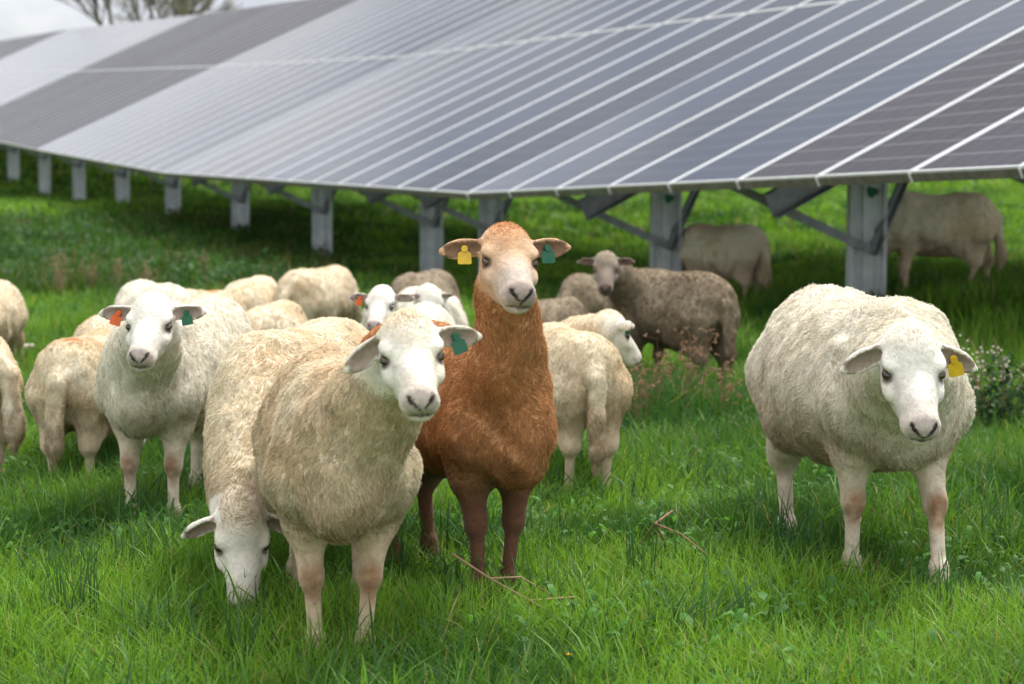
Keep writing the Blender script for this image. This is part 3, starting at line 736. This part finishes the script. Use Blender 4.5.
# ------------------------------------------------------------------ grass
def blades(x, y, h, w, bend, colr, seg=3, yaw=None, jit=.18):
    n = len(x); z = gz(x, y)
    a = RG.uniform(0, 2 * np.pi, n) if yaw is None else yaw
    bd = np.stack([np.cos(a), np.sin(a), np.zeros(n)], 1)
    wa = a + RG.normal(np.pi / 2, .6, n); wdv = np.stack([np.cos(wa), np.sin(wa), np.zeros(n)], 1)
    base = np.stack([x, y, z - .005], 1)
    ts = [0, .38, .72, 1] if seg == 3 else [0, .55, 1]; ws = [1, .9, .6, 0] if seg == 3 else [1, .75, 0]
    rows = []
    for t, ww in zip(ts, ws):
        c = base + bd * (bend * h * t ** 1.8)[:, None] + np.array((0, 0, 1.)) * (h * (t - .35 * np.minimum(bend, 1.5) * t * t))[:, None]
        if ww > 0: rows += [c - wdv * (w * ww / 2)[:, None], c + wdv * (w * ww / 2)[:, None]]
        else: rows += [c]
    m = len(rows); V = np.stack(rows, 1).reshape(-1, 3); b = np.arange(n)[:, None] * m
    if seg == 3: q = np.concatenate([b + np.array([0, 1, 3, 2]), b + np.array([2, 3, 5, 4])]); t3 = b + np.array([4, 5, 6])
    else: q = b + np.array([0, 1, 3, 2]); t3 = b + np.array([2, 3, 4])
    c = colr * RG.uniform(1 - jit, 1 + jit, (n, 1))
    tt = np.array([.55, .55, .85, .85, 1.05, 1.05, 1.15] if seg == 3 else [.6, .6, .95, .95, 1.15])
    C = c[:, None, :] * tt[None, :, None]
    return V, q, t3, C.reshape(-1, 3)
def gcol(x, y):
    a = vnoise2(x, y, .55, 4) * .5 + vnoise2(x, y, 1.9, 5) * .4 + vnoise2(x, y, .18, 6) * .25
    a = sstep(.32, .78, a)[:, None]
    dk = np.array((.042, .128, .018)); br = np.array((.180, .350, .036))
    c = dk * (1 - a) + br * a
    n = len(x); r = RG.random(n)
    c = np.where((r < .035)[:, None], np.array((.36, .30, .13)), c)              # dead blades
    c = np.where(((r > .035) & (r < .12))[:, None], np.array((.05, .13, .055)), c)  # bluish blades
    return c
def merge(parts):
    Vs, Qs, Ts, Cs = [], [], [], []; o = 0
    for V, q, t, c in parts:
        Vs.append(V); Qs.append(q + o); Ts.append(t + o); Cs.append(c); o += len(V)
    return np.concatenate(Vs), np.concatenate(Qs), np.concatenate(Ts), np.concatenate(Cs)
def scatter(y0, y1, dens, margin=1.1, extra=1.0):
    """even cover of a strip of meadow, a little wider than what the frame shows"""
    area_w = 2 * (.256 * y1 * margin + extra); n = int(dens * area_w * (y1 - y0))
    x = RG.uniform(-area_w / 2, area_w / 2, n); y = RG.uniform(y0, y1, n)
    k = np.abs(x) < .256 * y * margin + extra
    return x[k], y[k]
parts = []
for (y0, y1, dens, hh, ww, seg) in ((3.2, 5.2, 10500, .105, .0032, 3), (5.2, 7.5, 7500, .115, .0038, 3), (7.5, 11, 3000, .115, .006, 3), (11, 17, 1100, .10, .010, 2), (17, 28, 380, .12, .018, 2), (28, 50, 110, .14, .035, 2), (50, 110, 18, .2, .09, 2)):
    x, y = scatter(y0, y1, dens)
    patch = vnoise2(x, y, .5, 9)
    h = hh * 1.0 * RG.uniform(.45, 1.35, len(x)) * (.6 + .9 * patch) * (1 + .25 * np.clip(y - 6, 0, 3) * (y < 17))
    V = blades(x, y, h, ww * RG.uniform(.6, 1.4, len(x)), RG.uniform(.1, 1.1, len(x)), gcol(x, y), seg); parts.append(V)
# tall tufts
for (n, y0, y1) in ((420, 3.6, 8), (380, 8, 16), (160, 16, 40)):
    cx, cy_ = scatter(y0, y1, n / ((y1 - y0) * (y0 + y1) * .28 + 3)); 
    for (a, b) in zip(cx, cy_):
        m = 26 if b < 9 else 16; x = a + RG.normal(0, .035 + .002 * b, m); y = b + RG.normal(0, .035 + .002 * b, m)
        hb_ = random.uniform(.11, .20)
        c = np.tile(np.array(random.choice([(.05, .13, .035), (.10, .23, .03), (.12, .26, .035), (.06, .15, .05)])), (m, 1))
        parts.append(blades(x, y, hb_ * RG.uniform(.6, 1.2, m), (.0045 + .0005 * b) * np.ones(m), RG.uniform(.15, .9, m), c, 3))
# dark bluish rush tufts beside the white sheep
for (px, py) in ((800, 575), (812, 590), (790, 560), (1000, 560), (640, 600), (700, 440), (670, 430), (390, 600), (60, 640), (955, 640)):
    Y_ = CH * F / (py - 154); X_ = (px - 512) / F * Y_
    m = 34; x = X_ + RG.normal(0, .035, m); y = Y_ + RG.normal(0, .035, m)
    parts.append(blades(x, y, RG.uniform(.14, .30, m), .004 * np.ones(m), RG.uniform(.05, .45, m), np.tile(np.array((.05, .135, .045)), (m, 1)), 3))
V, q, t, c = merge(parts)
tag(link('grass', np_mesh('grass', V, q, t, cols=np.clip(c, 0, .6)), None, [M_grass]), 'fresh green meadow grass around the flock', 'grass', kind='stuff')
print('grass verts', len(V))

# broad leaves (clover, dock) close to the camera
def leaves(cx, cy, z, ln, wd, yaw, tilt, colr):
    n = len(cx); d = np.stack([np.cos(yaw) * np.cos(tilt), np.sin(yaw) * np.cos(tilt), np.sin(tilt)], 1)
    s = np.stack([-np.sin(yaw), np.cos(yaw), np.zeros(n)], 1) + RG.normal(0, .25, (n, 3)); s /= np.linalg.norm(s, axis=1)[:, None]
    b = np.stack([cx, cy, z], 1); L = ln[:, None]; W = wd[:, None]; dz = np.array((0, 0, 1.)) * L * .12
    rows = [b, b + d * L * .35 - s * W * .5 + dz, b + d * L * .35 + s * W * .5 + dz, b + d * L * .75 - s * W * .38 + dz, b + d * L * .75 + s * W * .38 + dz, b + d * L - dz]
    V = np.stack(rows, 1).reshape(-1, 3); k = np.arange(n)[:, None] * 6
    q = k + np.array([1, 2, 4, 3]); t = np.concatenate([k + np.array([0, 2, 1]), k + np.array([3, 4, 5])])
    return V, q, t, np.repeat(colr, 6, 0)
x, y = scatter(3.4, 8.5, 520); m = vnoise2(x, y, .45, 12) > .45; x, y = x[m], y[m]; n = len(x)
z = gz(x, y) + RG.uniform(.02, .085, n)
cl = np.array((.075, .20, .035)) * RG.uniform(.7, 1.5, (n, 1))
pA = leaves(x, y, z, RG.uniform(.015, .05, n), RG.uniform(.010, .022, n), RG.uniform(0, 6.28, n), RG.uniform(-.2, .8, n), cl)
V, q, t, c = pA
tag(link('clover', np_mesh('clover', V, q, t, cols=c), None, [M_grass]), 'small broad leaves of clover mixed into the near grass', 'clover', kind='stuff')

# dark rank weeds below the left posts
def weeds(n, xf, hf, base_c):
    out = []
    X, Yv = xf(n)
    for (a, b) in zip(X, Yv):
        hh = hf(); m = 46; g0 = g1(a, b); sp = .16 + .006 * b
        px_ = a + RG.normal(0, sp, m); py_ = b + RG.normal(0, sp, m); zz = g0 + RG.uniform(0, 1, m) ** .7 * hh * np.exp(-((px_ - a) ** 2 + (py_ - b) ** 2) / (2 * (sp * 1.6) ** 2))
        c = np.array(base_c) * RG.uniform(.6, 1.45, (m, 1))
        out.append(leaves(px_, py_, zz, RG.uniform(.05, .12, m), RG.uniform(.03, .06, m), RG.uniform(0, 6.28, m), RG.uniform(-.5, .8, m), c))
    return merge(out)
def left_band(n):
    Yv = RG.uniform(19, 33, n); px = RG.uniform(-60, 330, n); return (px - 512) / F * Yv, Yv
wl = []
for i in range(170):
    Yv = random.uniform(17, 32); a = (random.uniform(-60, 335) - 512) / F * Yv; m = 40
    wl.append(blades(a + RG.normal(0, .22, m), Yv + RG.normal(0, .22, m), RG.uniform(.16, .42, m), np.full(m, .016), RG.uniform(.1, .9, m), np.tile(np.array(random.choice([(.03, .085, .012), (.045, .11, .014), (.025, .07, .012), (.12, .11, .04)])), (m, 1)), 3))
V, q, t, c = weeds(420, left_band, lambda: random.uniform(.12, .30), (.034, .10, .014))
V, q, t, c = merge(wl + [(V, q, t, c)])
tag(link('weeds', np_mesh('weeds', V, q, t, cols=c), None, [M_grass]), 'dark green rank weeds below the left steel posts', 'weeds', kind='stuff')

def stem_plant(name, label, cat, x, y, n, h, spread, material, flower=None, group=None, r=.0022, lean=.25, cols=None):
    root = empty(name, (x, y, g1(x, y))); tag(root, label, cat, group)
    mb = MB()
    for i in range(n):
        a = random.uniform(0, 6.28); L = h * random.uniform(.6, 1.1); p = Vector((math.cos(a), math.sin(a), 0)) * r
        dr = Vector((math.cos(a) * lean * random.random(), math.sin(a) * lean * random.random(), 1)).normalized(); rr = r
        for s in range(5):
            q = p + dr * L / 5; mb.cyl(p, q, rr, rr * .8, 5); rr *= .8
            if s > 1:
                for b in range(2):
                    sd = Vector((random.uniform(-1, 1), random.uniform(-1, 1), random.uniform(.2, .9))).normalized(); e = q + sd * L * random.uniform(.08, .16); mb.cyl(q, e, rr * .7, rr * .4, 4)
                    if flower and s > 2:
                        for c_ in range(3):
                            f = e + Vector([random.uniform(-.012, .012) for _ in range(3)]); mb.cyl(e, f, .001, .004, 4)
            p = q; dr = (dr + Vector((random.uniform(-.25, .25), random.uniform(-.25, .25), -.03))).normalized()
    link('stem', mb.mesh('stem'), root, [material])
    return root
for i, (px, Y_) in enumerate(((655, 8.3), (690, 8.5), (725, 8.2), (640, 8.0))):
    stem_plant('dry_weed', ['reddish dry weed with thin stems below the grey sheep belly', 'reddish dry weed with thin stems between the grey sheep legs', 'reddish dry weed with thin stems behind the grey sheep hind legs', 'leftmost reddish dry weed, next to the walking cream sheep'][i], 'weed', (px - 512) / F * Y_, Y_, 13, random.uniform(.28, .40), .3, M_twig, M_flower, 'dry weeds near the grey sheep', r=.002)
for i, (px, Y_) in enumerate(((62, 17.5), (88, 18), (120, 18.5), (150, 17.2), (205, 20))):
    stem_plant('dry_weed', ['pale dry weed standing leftmost behind the left flock', 'pale dry weed second from the left behind the flock', 'pale dry weed in the middle of those behind the left flock', 'pale dry weed right above the sheep with the orange ear tag', 'pale dry weed rightmost below the row of posts'][i], 'weed', (px - 512) / F * Y_, Y_, 8, random.uniform(.32, .5), .5, M_dry, M_dry, 'dry weeds behind the left flock', r=.006)
def bush(x, y, label):
    root = empty('flowering_shrub', (x, y, g1(x, y))); tag(root, label, 'shrub')
    m = 900; a = RG.normal(0, .14, m); b = RG.normal(0, .12, m); zz = RG.uniform(.03, .36, m) * np.exp(-(a * a + b * b) / .08)
    V, q, t, c = leaves(a, b, zz, RG.uniform(.03, .06, m), RG.uniform(.012, .024, m), RG.uniform(0, 6.28, m), RG.uniform(-.4, .9, m), np.array((.03, .075, .025)) * RG.uniform(.6, 1.5, (m, 1)))
    link('foliage', np_mesh('foliage', V, q, t, cols=c), root, [M_grass])
    mb = MB(); fb = MB()
    for i in range(12):
        p = Vector((random.gauss(0, .06), random.gauss(0, .05), 0)); e = p + Vector((random.uniform(-.22, .15), random.uniform(-.1, .1), random.uniform(.3, .42))); mb.cyl(p, e, .004, .0015, 5)
        for j in range(8):
            f = p.lerp(e, random.uniform(.7, 1.05)) + Vector([random.gauss(0, .018) for _ in range(3)]); fb.cyl(f, f + Vector((0, 0, .008)), .006, .003, 5)
    link('stem', mb.mesh('stem'), root, [M_twig]); link('blossom', fb.mesh('blossom'), root, [M_flower])
bush(1.98, 7.9, 'dark shrub with pale blossom sprays at the right edge of the picture')
def twig(pts, label, r=.0035, n=5, m=None, lift=0.):
    pts = [[q + Vector((0, 0, lift)) for q in sg] for sg in pts]
    root = empty('dead_twig', tuple(pts[0][0])); tag(root, label, 'twig')
    o3 = Vector(pts[0][0]); mb = MB()
    for seg in pts:
        for i in range(len(seg) - 1):
            mb.cyl(Vector(seg[i]) - o3, Vector(seg[i + 1]) - o3, r * (1 - .15 * i), r * (1 - .15 * (i + 1)), 6)
    link('branch', mb.mesh('branch'), root, [m or M_twig])
twig([[P(640, 555, 5.3), P(655, 535, 5.2), P(680, 545, 5.1), P(708, 567, 5.0)], [P(655, 535, 5.2), P(664, 552, 5.25), P(668, 575, 5.3)], [P(655, 535, 5.2), P(672, 522, 5.3)]], 'dead reddish twig arching out of the grass between brown and white sheep', .0034, lift=.03)
twig([[P(452, 575, 4.55), P(490, 600, 4.5), P(530, 622, 4.5), P(560, 640, 4.45)], [P(490, 600, 4.5), P(520, 598, 4.6), P(556, 618, 4.6)], [P(530, 622, 4.5), P(575, 618, 4.6), P(620, 640, 4.6)]], 'long pale dry stalks lying in the grass in front of the brown sheep', .0030, m=M_dry, lift=.05)
def dandelion(px, py, label):
    Y_ = (CH - .05) * F / (py - 154); x = (px - 512) / F * Y_; root = empty('yellow_flower', (x, Y_, g1(x, Y_))); tag(root, label, 'flower', 'small yellow flowers')
    mb = MB(); mb.cyl((0, 0, 0), (0, 0, .06), .0015, n=5); link('stem', mb.mesh('stem'), root, [M_ypaint])
    mb = MB()
    for i in range(14):
        a = i * .449; mb.cyl((0, 0, .06), (.006 * math.cos(a), .006 * math.sin(a), .063), .002, .0015, 4)
    link('blossom', mb.mesh('blossom'), root, [M_yellow])
dandelion(570, 678, 'tiny yellow flower in the grass at the bottom edge near the middle')
dandelion(1021, 480, 'tiny yellow flower at the right edge of the grass')

# ------------------------------------------------------------------ far bare tree
def tree(x, y, h, label, seed):
    rnd = random.Random(seed); root = empty('bare_tree', (x, y, g1(x, y))); tag(root, label, 'tree', 'bare trees on the far rise')
    tr = MB(); cr = MB(); lv = []
    def grow(p, d, L, r, depth, m):
        q = p + d * L; m.cyl(p, q, r, r * .7, 6 if depth < 3 else 4)
        if depth >= 6:
            lv.append(q); return
        for i in range(3 if depth < 5 else 4):
            nd = (d + Vector((rnd.uniform(-1, 1), rnd.uniform(-1, 1), rnd.uniform(-.35, .6))) * .62).normalized()
            grow(p.lerp(q, rnd.uniform(.65, 1)), nd, L * rnd.uniform(.62, .85), r * .6, depth + 1, cr)
    grow(Vector((0, 0, -.3)), Vector((0, 0, 1)), h * .28, h * .022, 0, tr)
    link('trunk', tr.mesh('trunk'), root, [M_bark]); co = link('crown', cr.mesh('crown'), root, [M_bark])
    P_ = np.array([tuple(v) for v in lv]); n = len(P_)
    V, q, t, c = leaves(P_[:, 0], P_[:, 1], P_[:, 2], np.full(n, .22), np.full(n, .12), RG.uniform(0, 6.28, n), RG.uniform(-1, 1, n), np.array((.20, .19, .11)) * RG.uniform(.6, 1.3, (n, 1)))
    link('bud', np_mesh('bud', V, q, t, cols=c), root, [M_grass])
tree(-25.3, 132, 15, 'bare budding tree behind the top edge of the solar row, the taller one', 3)
tree(-24.6, 140, 15.5, 'bare budding tree just right of the taller tree behind the solar row', 8)
tree(-34.5, 150, 7.5, 'small bare tree just visible left over the far end of the solar row', 9)

# ------------------------------------------------------------------ light
SUN = Vector((.30, .44, .84)).normalized()
w = bpy.data.worlds.new('World'); SC.world = w; w.use_nodes = True
nt = w.node_tree; nt.nodes.clear()
wo = nt.nodes.new('ShaderNodeOutputWorld'); bg = N(nt, 'ShaderNodeBackground', Strength=.09)
sky = nt.nodes.new('ShaderNodeTexSky'); sky.sky_type = 'NISHITA'; sky.sun_disc = False
sky.sun_elevation = math.asin(SUN.z); sky.sun_rotation = math.atan2(SUN.x, SUN.y)
bg2 = N(nt, 'ShaderNodeBackground', Strength=1.0)
tc0 = nt.nodes.new('ShaderNodeTexCoord'); sz = nt.nodes.new('ShaderNodeSeparateXYZ'); nt.links.new(tc0.outputs['Generated'], sz.inputs[0])
el = nt.nodes.new('ShaderNodeValToRGB'); el.color_ramp.interpolation = 'EASE'
for i_, (p_, v_) in enumerate(((.13, 1.05), (.30, .50), (.55, .92), (.95, 1.85))):
    e_ = el.color_ramp.elements[i_] if i_ < 2 else el.color_ramp.elements.new(p_)
    e_.position = p_; e_.color = (v_, v_, v_, 1)
nt.links.new(sz.outputs['Z'], el.inputs[0])
# sky behind the camera brightened, an added fill for the sheep fronts
sky_fill = N(nt, 'ShaderNodeMapRange'); sky_fill.inputs[1].default_value = -.9; sky_fill.inputs[2].default_value = .1; sky_fill.inputs[3].default_value = 1.9; sky_fill.inputs[4].default_value = 1.0
nt.links.new(sz.outputs['Y'], sky_fill.inputs[0])
mu = N(nt, 'ShaderNodeMath', _operation='MULTIPLY'); nt.links.new(el.outputs[0], mu.inputs[0]); nt.links.new(sky_fill.outputs[0], mu.inputs[1]); nt.links.new(mu.outputs[0], bg2.inputs['Strength'])
tc = nt.nodes.new('ShaderNodeTexCoord')
mp = nt.nodes.new('ShaderNodeMapping'); mp.inputs['Scale'].default_value = (1, 1, 2.6); nt.links.new(tc.outputs['Generated'], mp.inputs[0])
n1 = N(nt, 'ShaderNodeTexNoise', Scale=5.5, Detail=8., Roughness=.55); nt.links.new(mp.outputs[0], n1.inputs['Vector'])
cr = nt.nodes.new('ShaderNodeValToRGB'); cr.color_ramp.elements[0].position = .36; cr.color_ramp.elements[1].position = .60
cr.color_ramp.elements[0].color = (.56, .59, .66, 1); cr.color_ramp.elements[1].color = (.98, .98, .99, 1)
nt.links.new(n1.outputs[0], cr.inputs[0]); nt.links.new(cr.outputs[0], bg2.inputs[0])
n2 = N(nt, 'ShaderNodeTexNoise', Scale=2.2, Detail=6.); nt.links.new(mp.outputs[0], n2.inputs['Vector'])
mr = N(nt, 'ShaderNodeMapRange'); mr.inputs[1].default_value = .36; mr.inputs[2].default_value = .48; mr.inputs[3].default_value = .55; mr.inputs[4].default_value = 1; nt.links.new(n2.outputs[0], mr.inputs[0])
ms = nt.nodes.new('ShaderNodeMixShader'); nt.links.new(mr.outputs[0], ms.inputs[0]); nt.links.new(sky.outputs[0], bg.inputs[0])
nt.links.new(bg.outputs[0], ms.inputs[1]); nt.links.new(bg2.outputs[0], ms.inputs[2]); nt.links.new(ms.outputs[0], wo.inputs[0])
sl = bpy.data.lights.new('sun', 'SUN'); sl.energy = 3.5; sl.angle = R(12); sl.color = (1, .96, .89)
so = bpy.data.objects.new('sun', sl); COL.objects.link(so); so.rotation_euler = SUN.to_track_quat('Z', 'Y').to_euler()
SC.view_settings.view_transform = 'Standard'; SC.view_settings.look = 'None'; SC.view_settings.exposure = .24; SC.view_settings.gamma = 1
